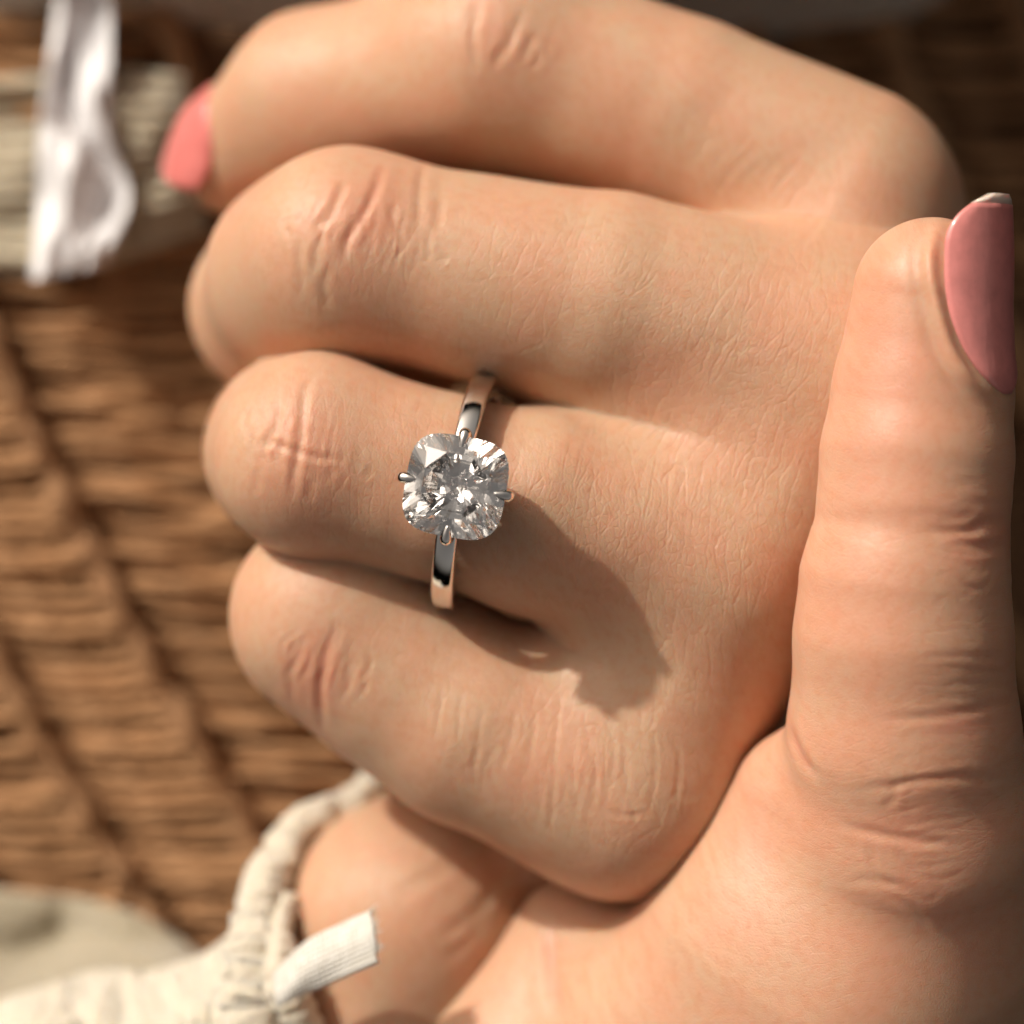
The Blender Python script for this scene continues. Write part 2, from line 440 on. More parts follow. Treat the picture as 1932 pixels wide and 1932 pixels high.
# ================================================================== RIGHT HAND (cradles the fist)
rh = Hand(); rh.kf = 0.6; rh.kb = 2.2; rh.kbb = 5.0
T = Chain([(1757, 558, 1.5, 5.55), (1741, 740, 1.0, 6.35), (1730, 860, 1.3, 6.75), (1724, 955, 1.4, 6.75), (1727, 1003, 1.4, 6.3), (1716, 1045, 1.3, 6.95), (1707, 1100, 1.2, 7.35), (1704, 1200, .8, 7.7), (1705, 1390, -1, 8.3), (1715, 1560, -4, 9.3), (1690, 1720, -9, 11)], k=0.7)
rh.fingers = [T]
rh.body = [
    Chain([(1710, 1580, -8, 9.5), (1590, 1830, -11, 13), (1450, 2150, -17, 15)]),
    Chain([(1512, 1508, -6.5, 5.0), (1440, 1730, -9.5, 6.8), (1270, 1925, -14, 7.6), (1110, 2150, -16, 9)]),
    Chain([(1092, 1790, -21.0, 5.6), (925, 2060, -19.5, 7.2)]),
    Chain([(1790, 1740, -21, 13.5), (1830, 2150, -33, 16)]),
]
right_strokes = [
    ([(1775, 405), (1755, 477), (1760, 542), (1788, 650), (1828, 716), (1878, 752)], 13, -0.42),
    (zC((830, 1828), (950, 1842), (1060, 1835), (1130, 1805), (1240, 1788)), 9, 0.30),
    (zC((950, 1885), (1080, 1912), (1250, 1910)), 9, 0.24),
    (zC((900, 1790), (1000, 1780), (1100, 1760)), 8, 0.10),
    (zD((1320, 512), (1450, 500), (1560, 482), (1700, 470), (1900, 482)), 9, 0.26),
    (zD((1230, 638), (1400, 680), (1540, 702), (1720, 722)), 9, 0.24),
    (zD((1055, 260), (1100, 380), (1170, 480)), 9, 0.40),
    (zD((1390, 255), (1650, 240), (1890, 188)), 8, 0.14),
    (zD((1600, 60), (1880, 90)), 8, 0.12), (zD((1640, 110), (1900, 130)), 8, 0.10), (zD((1560, 20), (1890, 30)), 8, 0.10),
    (zD((1350, 690), (1390, 830), (1510, 900)), 8, 0.14), (zD((1450, 710), (1500, 790), (1560, 860)), 8, 0.12),
    (zD((1370, 860), (1520, 960), (1600, 1060)), 8, 0.12), (zD((1280, 850), (1380, 850), (1500, 870)), 8, 0.10), (zD((1470, 480), (1420, 600)), 8, .1),
    ([(1040, 1740), (1042, 1800), (1048, 1870), (1060, 1940)], 14, 0.5),
    ([(1130, 1800), (1150, 1900)], 14, .2),
]
right_strokes = [(p, sg, d * (.48 if d > .2 else .6) if d > 0 else d) for p, sg, d in right_strokes]
joint_lines(1830, 1000, 88, 110, 12, 70, 11, right_strokes, .055); joint_lines(1800, 1300, 88, 190, 18, 80, 12, right_strokes, .03)
joint_lines(1740, 1560, 80, 120, 12, 100, 13, right_strokes, .04); pass
right_reds = [(1700, 1000, 600, 1300, .30), (1865, 1000, 90, 60, .35), (1815, 1370, 70, 35, .5), (1740, 1560, 180, 50, .18), (1660, 720, 100, 180, .30), (1600, 1050, 70, 200, .2),
              (1780, 470, 60, 60, .2), (1760, 1700, 160, 160, .25), (820, 1850, 120, 90, .15), (900, 1650, 100, 70, .2), (1400, 1560, 60, 100, .2)]
right_smooth = [(1690, 700, 160, 330, .75), (1560, 1250, 140, 200, .5), (1100, 1850, 260, 150, .8), (740, 1750, 260, 260, .9), (1450, 1750, 260, 260, .45), (1800, 1850, 200, 200, .7)]
right_hand = build_hand('hand', rh, (-12, -52, -46), (54, 27, 12), RES, right_strokes, right_reds, right_smooth, SKIN,
                        'right hand with upright thumb, cradling the fist from below', frame=(0.10, 0.995), wr_base=.34, wr_amp=0.0)

# ================================================================== nails
def nail_material(name, col):
    t = NT(name); b = t.b
    obj = t.n('ShaderNodeTexCoord').outputs['Object']; mm = t.vmul(obj, (1000, 1000, 1000))
    n = t.noise(mm, 0.8, 4, 0.6)
    c = t.mix(t.ramp(n, 0.35, 0.7), col, tuple(x * 0.88 for x in col))
    t.l(c, b.inputs['Base Color'])
    b.inputs['Roughness'].default_value = 0.30
    b.inputs['Subsurface Weight'].default_value = 0.15
    b.inputs['Subsurface Radius'].default_value = (1, .4, .3); b.inputs['Subsurface Scale'].default_value = 0.5 * MM
    b.inputs['Coat Weight'].default_value = 0.35; b.inputs['Coat Roughness'].default_value = 0.12
    sc = t.n('ShaderNodeTexNoise'); t.l(t.vmul(mm, (1.4, 0.35, 1.0)), sc.inputs['Vector']); sc.inputs['Scale'].default_value = 1.6
    dots = t.ramp(t.noise(mm, 2.6, 2), 0.66, 0.74)
    h = t.math('ADD', t.math('MULTIPLY', sc.outputs[0], 0.9), t.math('MULTIPLY', dots, 0.5))
    t.l(t.bump(h, 0.05 * MM, 0.5), b.inputs['Normal'])
    return t.m
NAIL = nail_material('pink_lacquer', (0.76, 0.275, 0.255))
NAILEDGE = simple('nail_keratin', (0.80, 0.66, 0.56), 0.3, Subsurface_Weight=0.3, Subsurface_Scale=0.0005, Coat_Weight=0.3).m
CUTICLE = simple('cuticle', (0.74, 0.47, 0.30), 0.45, Subsurface_Weight=0.4, Subsurface_Scale=0.0008).m

def sdf_radius(fn, org, dirs, r0=11.0):
    t = np.full(len(org), r0, dtype=np.float32)
    for _ in range(40):
        d = fn((org + dirs * t[:, None]).astype(np.float32)); t = np.clip(t - 0.7 * d, 1.0, r0 + 4)
    return t

CORAL = nail_material('coral_lacquer', (0.74, 0.215, 0.195))
def make_nail(hand_obj, fn, A0, A1, center, half_deg, lift, hold=0.72, drop=0.14, shape=lambda v: 1.0, off=0.0, nv=40, nu=28, free=0.93, mat=None):
    """curved plate that follows the flesh, then runs free past the tip"""
    A0 = np.array(A0, dtype=float); A1 = np.array(A1, dtype=float)
    ax = (A1 - A0) / np.linalg.norm(A1 - A0)
    c = np.array(center, dtype=float); c -= ax * (c @ ax); c /= np.linalg.norm(c)
    s = np.cross(ax, c)
    V = np.linspace(0, 1, nv); U = np.linspace(-1, 1, nu)
    grid = np.zeros((nv, nu, 3)); rad = np.zeros((nv, nu))
    for i, v in enumerate(V):
        ang = R(half_deg) * shape(v) * U + R(off) * (1 - v)
        dirs = np.cos(ang)[:, None] * c + np.sin(ang)[:, None] * s
        vv = min(v, hold)
        org = np.repeat((A0 + (A1 - A0) * vv)[None], nu, 0)
        rad[i] = sdf_radius(fn, org, dirs)
        if v > hold: rad[i] *= 1 - drop * ((v - hold) / (1 - hold)) ** 2
        grid[i] = (A0 + (A1 - A0) * v)[None] + dirs * rad[i][:, None]
        lf = lift * min(1, (v + 0.03) / 0.12)
        edge = np.clip((1 - np.abs(U)) / 0.18, 0, 1)
        grid[i] += dirs * (lf * (0.25 + 0.75 * edge))[:, None]
    def patch(name, i0, i1, mat, parent, push=0.0, thick=0.32):
        g = grid[i0:i1 + 1]; n = i1 - i0 + 1
        cen = (A0 + (A1 - A0) * V[i0:i1 + 1][:, None])[:, None, :]
        dr = g - cen; dr = dr / np.linalg.norm(dr, axis=2, keepdims=True)
        top = (g + dr * push).reshape(-1, 3); bot = (g - dr * thick).reshape(-1, 3); N = n * nu
        f = []
        for i in range(n - 1):
            for j in range(nu - 1):
                a = i * nu + j
                f.append((a, a + 1, a + nu + 1, a + nu)); f.append((N + a, N + a + nu, N + a + nu + 1, N + a + 1))
        rim = [i * nu for i in range(n)] + [(n - 1) * nu + j for j in range(1, nu)] + [i * nu + nu - 1 for i in range(n - 2, -1, -1)] + [j for j in range(nu - 2, 0, -1)]
        for a, b in zip(rim, rim[1:] + rim[:1]): f.append((a, b, N + b, N + a))
        o = mesh_obj(name, np.vstack([top, bot]), f, mat, parent)
        bm = bmesh.new(); bm.from_mesh(o.data); bmesh.ops.recalc_face_normals(bm, faces=bm.faces); bm.to_mesh(o.data); bm.free()
        return o
    k = int(free * (nv - 1))
    nl = patch('nail', 0, k, mat or NAIL, hand_obj)
    patch('nail_edge', k, nv - 1, NAILEDGE, nl, push=-0.04, thick=0.5)
    return nl

def oval(v):
    a = math.sqrt(max(0.02, 1 - (1 - min(v / 0.55, 1)) ** 2)); b = math.sqrt(max(0.06, 1 - max(0, (v - 0.73) / 0.27) ** 2.2))
    return min(a, 1) * b * (0.86 + 0.14 * min(1, v / .6))
n1 = make_nail(right_hand, rh.d, W(1762, 738, 1.0), W(1772, 366, 2.0), (0.80, 0.0, 0.60), 56, 0.25, hold=0.50, drop=0.06, shape=oval, free=0.965)
n1['label'] = 'glossy pink lacquered thumb nail with pale rim'
n2 = make_nail(left_hand, lh.d, W(500, 200, -32), W(414, 372, -35), (-0.93, 0.28, 0.42), 56, 0.35, hold=0.50, drop=0.10, shape=oval, free=0.985, mat=CORAL)
n2['label'] = 'pink lacquered index finger nail'

# ================================================================== RING
ring_c = W(880, 929, -7.9)
ex = (W(1010, 967, -8) - W(842, 922, -8)); ex /= np.linalg.norm(ex)
ey = W(912, 715, -8) - W(835, 1140, -8); ey /= np.linalg.norm(ey)
ex = ex - ey * (ex @ ey); ex[2] = 0.09; ex /= np.linalg.norm(ex)
ey = ey - ex * (ey @ ex); ey /= np.linalg.norm(ey); ez = np.cross(ex, ey)
RM = np.stack([ex, ey, ez], 1)
def rl(p): return np.asarray(p, dtype=float) @ RM.T + ring_c       # ring frame (axis, across, up) -> mm

metal_t = simple('white_gold', (0.90, 0.885, 0.865), 0.07, 1.0)
_n = metal_t.noise(metal_t.vmul(metal_t.n('ShaderNodeTexCoord').outputs['Object'], (1000, 1000, 1000)), 5.0, 3)
metal_t.l(metal_t.ramp(_n, 0.3, 0.8, 0.04, 0.13), metal_t.b.inputs['Roughness'])
METAL = metal_t.m
def diamond_material():
    t = NT('diamond'); t.t.nodes.remove(t.b)
    g = t.n('ShaderNodeBsdfGlass'); g.inputs['Color'].default_value = (1, 1, 1, 1); g.inputs['Roughness'].default_value = 0.0; g.inputs['IOR'].default_value = 2.42
    prev = g.outputs[0]
    t.l(prev, t.out.inputs['Surface'])
    return t.m
DIAMOND = diamond_material()

ring = empty('ring', rl((0, 0, -8.8)))
tag(ring, 'white gold solitaire ring with one large cushion-cut diamond on the ring finger', 'ring')
# band: flat-topped profile with soft edges, a little narrower under the stone
prof = []
RI, RO = 7.55, 8.85
for u, r in ((-.5, RI + .15), (-.5, RO - .22), (-.46, RO - .08), (-.36, RO), (0, RO + .03), (.36, RO), (.46, RO - .08), (.5, RO - .22), (.5, RI + .15), (.4, RI), (0, RI - .06), (-.4, RI)): prof.append((u, r))
NS = 160; bv = []; bf = []
for i in range(NS):
    a = 2 * math.pi * i / NS; wd = 1.72 - 0.22 * max(0, math.cos(a)) ** 3
    for u, r in prof: bv.append(rl((u * wd, r * math.sin(a), r * math.cos(a))))
K = len(prof)
for i in range(NS):
    for j in range(K):
        a, b = i * K + j, i * K + (j + 1) % K; c, d = ((i + 1) % NS) * K + (j + 1) % K, ((i + 1) % NS) * K + j
        bf.append((a, b, c, d))
band = mesh_obj('band', bv, bf, METAL, ring)
# the stone
GZ = 12.3; HW = 3.56; PE = 3.6; SX = 0.50; SY = 0.22
def sup(th, k=1.0):
    c, s = math.cos(th), math.sin(th)
    r = HW * k / (abs(c) ** PE + abs(s) ** PE) ** (1 / PE)
    return r * c, r * s
pts = []
def cut(ang, rho, z):                              # round-brilliant point carried to the cushion outline
    x, y = sup(R(ang)); pts.append((x * rho, y * rho, z))
TIERS = ((16, 22.5, .678, -1.203), (16, 22.5, .511, -1.781), (8, 0, .215, -2.767)); CUL = -3.363; TB, CH, SM, SH = .635, 1.102, .821, .625
for i in range(8): cut(45 * i + 22.5, TB, CH); cut(45 * i + 45, SM, SH)
for n_, o_, rho, z_ in TIERS:
    for i in range(n_): cut(360 / n_ * i + o_, rho, z_)
for i in range(64): cut(5.625 * i, 1.0, 0.08); cut(5.625 * i, 1.0, -0.08)
pts.append((0, 0, CUL))
bm = bmesh.new()
for p in pts: bm.verts.new(p)
bmesh.ops.convex_hull(bm, input=bm.verts)
bmesh.ops.dissolve_limit(bm, angle_limit=R(0.6), verts=bm.verts, edges=bm.edges)
gv = [rl((v.co.x + SX, v.co.y + SY, v.co.z + GZ)) for v in bm.verts]; bm.verts.index_update()
gf = [[v.index for v in f.verts] for f in bm.faces]; bm.free()
gem = mesh_obj('diamond', gv, gf, DIAMOND, ring, smooth=False)
gem['label'] = 'clear cushion-cut diamond'

def tube(path, radii, n=10, cap=True, flat=None):
    """swept tube, path in mm; returns verts, faces"""
    P = [np.array(p, dtype=float) for p in path]; vs = []; fs = []; m = len(P); up = None
    for i in range(m):
        t = P[min(i + 1, m - 1)] - P[max(i - 1, 0)]; t /= np.linalg.norm(t) + 1e-9
        if up is None:
            up = np.cross(t, [0.3, 0.5, 0.8]); up /= np.linalg.norm(up)
        up = up - t * (up @ t); up /= np.linalg.norm(up); sd_ = np.cross(t, up)
        for j in range(n):
            a = 2 * math.pi * j / n; vs.append(P[i] + radii[i] * (math.cos(a) * up + math.sin(a) * sd_))
    for i in range(m - 1):
        for j in range(n):
            fs.append((i * n + j, i * n + (j + 1) % n, (i + 1) * n + (j + 1) % n, (i + 1) * n + j))
    if cap: fs.append(tuple(range(n - 1, -1, -1))); fs.append(tuple((m - 1) * n + j for j in range(n)))
    return vs, fs
def spline(pts, n=8):
    pts = np.array(pts, dtype=float); P = np.vstack([2 * pts[0] - pts[1], pts, 2 * pts[-1] - pts[-2]]); out = []
    for i in range(1, len(P) - 2):
        a, b, c, d = P[i - 1:i + 3]
        for t in np.linspace(0, 1, n, endpoint=False):
            out.append(0.5 * ((2 * b) + (-a + c) * t + (2 * a - 5 * b + 4 * c - d) * t * t + (-a + 3 * b - 3 * c + d) * t ** 3))
    out.append(P[-2]); return np.array(out)
for th in (0, 90, 180, 270):
    c, s_ = math.cos(R(th)), math.sin(R(th))
    # r, z (from girdle), radius
    prof_ = [(1.1, -4.3, .50), (2.2, -3.4, .46), (3.15, -2.0, .42), (3.66, -0.8, .42), (3.76, -0.05, .42), (3.72, .22, .44), (3.44, .42, .38), (3.14, .56, .28), (2.85, .68, .14), (2.76, .72, .04)]
    q = spline([(r, z, w_) for r, z, w_ in prof_], 6)
    path = [rl((r * c + SX, r * s_ + SY, z + GZ)) for r, z, _ in q]
    vs, fs = tube(path, [max(.02, x[2]) for x in q], 14)
    mesh_obj('prong', vs, fs, METAL, ring)
# gallery rail under the stone, thickened to stop light leaking into its shadow
rv = []; rf = []
for i in range(64):
    a = 2 * math.pi * i / 64
    for j in range(8):
        b = 2 * math.pi * j / 8; rr = 2.35 + 0.50 * math.cos(b)
        x, y = sup(a, 1 / HW); rv.append(rl((x * rr + SX, y * rr + SY, GZ - 2.55 + .55 * math.sin(b))))
        rf.append((i * 8 + j, i * 8 + (j + 1) % 8, ((i + 1) % 64) * 8 + (j + 1) % 8, ((i + 1) % 64) * 8 + j))
mesh_obj('gallery_rail', rv, rf, METAL, ring)

hv = []; hf = []  # added cup below the stone, keeps light from leaking into its shadow
for i, (rr, zz) in enumerate(((1.0, 8.5), (1.7, 8.95), (2.2, 9.4), (2.7, GZ - 2.75), (2.4, GZ - 2.6), (1.3, 9.6), (.6, 9.2))):
    for j in range(32):
        a = 2 * math.pi * j / 32; hv.append(rl((rr * math.cos(a) + SX, rr * math.sin(a) + SY, zz)))
        if i: b0 = (i - 1) * 32; hf.append((b0 + j, b0 + (j + 1) % 32, b0 + 32 + (j + 1) % 32, b0 + 32 + j))
mesh_obj('light_leak_cup', hv, hf, METAL, ring)

def fbm(x, y, z=0.0, o=3):
    return mnoise.fractal(Vector((x, y, z)), 0.6, 2.1, o)
def rough_tube(path, radii, n, amp, seed):
    vs, fs = tube(path, radii, n); m = len(path); out = []
    for i in range(m):
        for j in range(n):
            p = np.array(vs[i * n + j]); d = p - np.array(path[i]); d = d / (np.linalg.norm(d) + 1e-9)
            q = p * 1.0; out.append(p + d * amp * (fbm(q[0] * .55 + seed, q[1] * .55, q[2] * .55, 4) + .5 * mnoise.noise(Vector((q[0] * 2.2, q[1] * 2.2, q[2] * 2.2 + seed)))))
    return out, fs
# ================================================================== BASKET under the hands
def fibre_material(name, c1, c2, c3, bumpd=0.25, sx=(0.12, 1.2, 1.2), fuzz=0.0):
    t = NT(name); b = t.b
    obj = t.n('ShaderNodeTexCoord').outputs['Object']; mm = t.vmul(obj, (1000, 1000, 1000))
    rnd = t.n('ShaderNodeObjectInfo').outputs['Random']
    st = t.noise(t.vmul(mm, sx), 2.0, 5, 0.65)
    bl = t.noise(mm, 0.25, 3)
    c = t.mix(t.ramp(st, 0.3, 0.7), c1, c2)
    c = t.mix(t.math('MULTIPLY', t.ramp(bl, 0.45, 0.7), 0.6), c, c3)
    c = t.mix(t.math('MULTIPLY', rnd, 0.35), c, tuple(x * 0.75 for x in c2))
    t.l(c, b.inputs['Base Color']); b.inputs['Roughness'].default_value = 0.75
    b.inputs['Specular IOR Level'].default_value = 0.25
    if fuzz: b.inputs['Sheen Weight'].default_value = fuzz; b.inputs['Sheen Roughness'].default_value = 0.5
    t.l(t.bump(st, bumpd * MM, 0.9), b.inputs['Normal'])
    return t.m
STRAND = fibre_material('brown_fibre', (0.58, 0.32, 0.155), (0.31, 0.15, 0.064), (0.63, 0.365, 0.19))
RIB = fibre_material('brown_cord', (0.47, 0.27, 0.14), (0.34, 0.175, 0.085), (0.38, 0.21, 0.10), sx=(1.0, 0.25, 1.0))
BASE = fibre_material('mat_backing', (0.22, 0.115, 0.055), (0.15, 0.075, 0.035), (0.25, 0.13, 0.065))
def zb(x): return -54.0 - 0.16 * (x + 36)          # the woven side slopes away to the right
basket = empty('woven_mat', (0, 0, zb(0)))
tag(basket, 'brown ribbed woven mat with raised cords, out of focus behind the hands', 'mat')
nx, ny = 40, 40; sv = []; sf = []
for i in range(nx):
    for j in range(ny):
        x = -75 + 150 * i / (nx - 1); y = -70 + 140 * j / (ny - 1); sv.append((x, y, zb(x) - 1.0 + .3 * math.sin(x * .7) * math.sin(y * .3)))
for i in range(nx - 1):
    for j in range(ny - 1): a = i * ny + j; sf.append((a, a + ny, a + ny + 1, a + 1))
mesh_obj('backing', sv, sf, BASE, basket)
SL = -0.40                                        # the cords lean
PITCH = 13.2
def ribx(k, y): return -47.3 + (k * PITCH) + SL * (y - 18.0) + 0.0022 * (y - 18) ** 2 * (1 if y < 18 else 0) 
rb = random.Random(11)
for k in range(-2, 9):
    if k == 1: continue                            # one wide panel beside the tall cord
    ys = np.linspace(62, -62, 110)
    path = [(ribx(k, y) + .25 * math.sin(y * .9 + k), y, zb(ribx(k, y)) + 0.8 + .25 * math.sin(y * .55 + 2 * k)) for y in ys]
    vs, fs = rough_tube(path, [1.45 + .2 * math.sin(y * 1.3 + k) + rb.uniform(-.12, .12) for y in ys], 16, .42, 20 + k)
    mesh_obj('cord', vs, fs, RIB, basket)
# strands: a few shapes, shared by all copies
def strand_shapes(length, n, wide):
    out = []
    for q in range(7):
        x0, x1 = 1.3, length - 0.2; rq = random.Random(50 + q + n); sag = rq.uniform(-.9, -.2); lift = rq.uniform(.9, 1.6)
        path = []; rad = []; ph = rq.uniform(0, 6)
        for i in range(n):
            u = i / (n - 1); rise = 1.7 * max(0, u - .6) / .4 if not wide else .5 * math.sin(u * 9 + ph)
            path.append((x0 + (x1 - x0) * u, sag * 4 * u * (1 - u) + rq.uniform(-.10, .10) + (.35 * math.sin(u * 7 + ph) if wide else 0), -1.0 + lift * math.sin(math.pi * min(1, u * (3 if wide else 1.5)) / 2) ** .7 + rise + rq.uniform(-.08, .08)))
            rad.append((.34 + .22 * math.sin(math.pi * u) ** .5) * rq.uniform(.82, 1.15))
        vs, fs = tube(path, rad, 7)
        me = bpy.data.meshes.new('strand'); me.from_pydata([tuple(np.array(v) * MM) for v in vs], [], fs)
        me.polygons.foreach_set('use_smooth', np.ones(len(me.polygons), dtype=bool)); me.materials.append(STRAND); out.append(me)
    return out
shapes = strand_shapes(PITCH, 18, False); wide_shapes = strand_shapes(2 * PITCH, 30, True)
bl = np.array(basket.location)
def strand(k, y, sc=1.0):
    x = ribx(k, y); o = bpy.data.objects.new('strand', rb.choice(wide_shapes if k == 0 else shapes)); C.objects.link(o); o.parent = basket
    o.location = Vector((x * MM, y * MM, (zb(x) + rb.uniform(-.5, .7)) * MM)) - Vector(bl)
    o.rotation_euler = (0, math.atan(.16), rb.uniform(-.07, .03)); o.scale = (1, sc * rb.uniform(.9, 1.2), rb.uniform(.9, 1.15))
for k in (-2, -1, 0):
    y = 44.0
    while y > -50:
        xi = ribx(k, y)
        if -48 - PITCH * (2 if k == 0 else 1) < xi < 2: strand(k, y)
        y -= rb.uniform(0.8, 1.15)
for k in (5, 6, 7):
    y = 50.0
    while y > 20:
        if 18 < ribx(k, y) < 58: strand(k, y)
        y -= rb.uniform(1.4, 2.0)

# ================================================================== CREAM SLEEVE, CUFF, RIBBON
def cloth_material(name, c1, c2, scale=3.0, bumpd=0.3, fuzz=0.5):
    t = NT(name); b = t.b
    obj = t.n('ShaderNodeTexCoord').outputs['Object']; mm = t.vmul(obj, (1000, 1000, 1000))
    n = t.noise(mm, scale, 5, 0.7); n2 = t.noise(mm, 0.3, 3)
    c = t.mix(t.ramp(n, .3, .7), c1, c2); t.l(c, b.inputs['Base Color'])
    b.inputs['Roughness'].default_value = 0.85; b.inputs['Specular IOR Level'].default_value = 0.2
    b.inputs['Sheen Weight'].default_value = fuzz; b.inputs['Sheen Roughness'].default_value = 0.5
    b.inputs['Subsurface Weight'].default_value = 0.35; b.inputs['Subsurface Radius'].default_value = (1, .7, .45); b.inputs['Subsurface Scale'].default_value = 0.9 * MM
    t.l(t.bump(n, bumpd * MM, 0.9), b.inputs['Normal'])
    return t.m
CREAM = cloth_material('cream_cotton', (0.82, 0.75, 0.62), (0.72, 0.63, 0.49))
BEIGE = cloth_material('beige_cotton', (0.46, 0.40, 0.29), (0.38, 0.32, 0.22))
GREY = cloth_material('grey_beige_cotton', (0.60, 0.54, 0.45), (0.52, 0.46, 0.38), scale=1.5, bumpd=0.1)
def ribbon_material():
    t = NT('white_ribbon'); b = t.b
    uv = t.n('ShaderNodeAttribute', attribute_name='weave').outputs['Vector']      # mm along, across
    hs_ = []
    for axis in ('X', 'Y'):
        wv = t.n('ShaderNodeTexWave', bands_direction=axis); t.l(uv, wv.inputs['Vector']); wv.inputs['Scale'].default_value = 0.85
        wv.inputs['Distortion'].default_value = 0.6; wv.inputs['Detail'].default_value = 1; hs_.append(wv.outputs['Fac'])
    h = t.math('ADD', hs_[0], t.math('MULTIPLY', hs_[1], 0.8))
    n = t.noise(uv, 1.3, 3)
    c = t.mix(t.ramp(n, .35, .7), (0.84, 0.81, 0.75), (0.72, 0.68, 0.60)); c = t.mix(t.math('MULTIPLY', t.ramp(h, 0.2, 1.2, 1, 0), .25), c, (0.5, 0.45, 0.37))
    t.l(c, b.inputs['Base Color']); b.inputs['Roughness'].default_value = 0.6; b.inputs['Sheen Weight'].default_value = 0.3
    t.l(t.bump(h, 0.12 * MM, 0.8), b.inputs['Normal'])
    return t.m
WHITE = ribbon_material()

def fuzz_hairs(path, radii, n, length, seed):
    rq = random.Random(seed); vs = []; fs = []; m = len(path)
    for _ in range(n):
        i = rq.randrange(1, m - 1); t = path[i + 1] - path[i - 1]; t = t / np.linalg.norm(t)
        d = np.array([rq.gauss(0, 1) for _ in range(3)]); d -= t * (d @ t); d /= np.linalg.norm(d) + 1e-6
        o = path[i] + d * radii[i] * .93 + (path[i + 1] - path[i]) * rq.random()
        g = d + np.array([rq.gauss(0, .6) for _ in range(3)]); g /= np.linalg.norm(g); ln = length * rq.uniform(.4, 1.3)
        bnd = np.array([rq.gauss(0, .35) for _ in range(3)]) * ln; sdv = np.cross(g, t + .01); sdv = sdv / (np.linalg.norm(sdv) + 1e-6) * .05
        a = len(vs); vs += [o - sdv, o + sdv, o + g * ln * .55 + bnd * .4 + sdv * .7, o + g * ln * .55 + bnd * .4 - sdv * .7, o + g * ln + bnd]
        fs += [(a, a + 1, a + 2, a + 3), (a + 3, a + 2, a + 4)]
    return vs, fs

sleeve = empty('sleeve', W(480, 1950, -40))
tag(sleeve, 'cream cotton sleeve bunched at the lower left with a fuzzy rolled cuff', 'sleeve')
def grid_patch(top, bottom, fn, nu=70, nv=30):
    """sheet lofted between two layout curves of (px, py, z); fn adds height in mm"""
    A = spline(top, 12); B = spline(bottom, 12)
    ia = np.linspace(0, len(A) - 1, nu); ib = np.linspace(0, len(B) - 1, nu)
    A = np.stack([np.interp(ia, range(len(A)), A[:, c]) for c in range(3)], 1); B = np.stack([np.interp(ib, range(len(B)), B[:, c]) for c in range(3)], 1)
    vs = []; fs = []
    for i in range(nu):
        for j in range(nv):
            v = j / (nv - 1); p = A[i] * (1 - v) + B[i] * v; u = i / (nu - 1)
            vs.append(W(p[0], p[1], p[2] + fn(u, v)))
    for i in range(nu - 1):
        for j in range(nv - 1): a = i * nv + j; fs.append((a, a + 1, a + nv + 1, a + nv))
    return vs, fs
def solid(o, th):
    m = o.modifiers.new('thickness', 'SOLIDIFY'); m.thickness = th * MM; m.offset = 0
    return o
vs, fs = grid_patch([(-120, 1925, -34), (60, 1880, -33), (180, 1842, -31), (300, 1838, -30), (400, 1800, -29), (470, 1745, -27)],
                    [(-120, 2200, -24), (60, 2200, -22), (200, 2200, -20), (320, 2200, -19), (480, 2200, -18), (620, 2120, -19)],
                    lambda u, v: 6.0 * math.sin(min(1, v * 2.2) * math.pi / 2) + 2.6 * fbm(u * 5, v * 2.2, 1.3, 2) + 1.0 * fbm(u * 16, v * 8, 4.1, 4), 150, 60)
solid(mesh_obj('sleeve_cloth', vs, fs, CREAM, sleeve), 1.2)
cp = spline([W(715, 1478, -31), W(640, 1528, -28.5), (W(565, 1572, -26)), W(512, 1645, -23.5), W(490, 1735, -21), W(478, 1820, -18.5), W(470, 1910, -17), W(500, 2010, -17), W(560, 2110, -18)], 24)
rq = random.Random(4)
nz_ = np.convolve(np.array([rq.uniform(-1, 1) for _ in range(len(cp) + 4)]), np.ones(5) / 5, 'valid')
cr = [1.2 + 1.0 * min(1, i / 120) + .22 * nz_[i] for i in range(len(cp))]
cp = cp + np.stack([np.convolve(np.array([rq.gauss(0, .22) for _ in range(len(cp) + 14)]), np.ones(15) / 15, 'valid') for _ in range(3)], 1)
vs, fs = rough_tube(cp, cr, 28, .34, 3)
cuff = mesh_obj('cuff', vs, fs, CREAM, sleeve)
vs, fs = fuzz_hairs(cp, cr, 9000, 1.7, 9)
fz = mesh_obj('cuff_fuzz', vs, fs, CREAM, cuff); fz['kind'] = 'stuff'
# second fold of the cuff and the inner lining that shows between cuff and wrist
cp2 = spline([W(545, 1690, -21.5), W(530, 1770, -18.5), W(535, 1850, -16.5), W(560, 1920, -17), W(600, 2020, -18)], 14)
cr2 = [.5 + 1.1 * math.sin(min(1, i / 40) * math.pi / 2) + .12 * math.sin(i * 1.3) for i in range(len(cp2))]
vs, fs = rough_tube(cp2, cr2, 24, .28, 8); mesh_obj('cuff_fold', vs, fs, CREAM, sleeve)
vs, fs = fuzz_hairs(cp2, cr2, 3500, 1.4, 10); fz = mesh_obj('fold_fuzz', vs, fs, CREAM, cuff); fz['kind'] = 'stuff'
vs, fs = grid_patch([(705, 1490, -31), (570, 1585, -27), (515, 1660, -25), (500, 1800, -22), (520, 1960, -21), (600, 2100, -22)],
                    [(760, 1600, -40), (650, 1660, -38), (600, 1740, -36), (600, 1830, -36), (620, 1960, -36), (680, 2100, -36)],
                    lambda u, v: .5 * math.sin(u * 26), 60, 12)
solid(mesh_obj('lining', vs, fs, BEIGE, sleeve), 0.8)
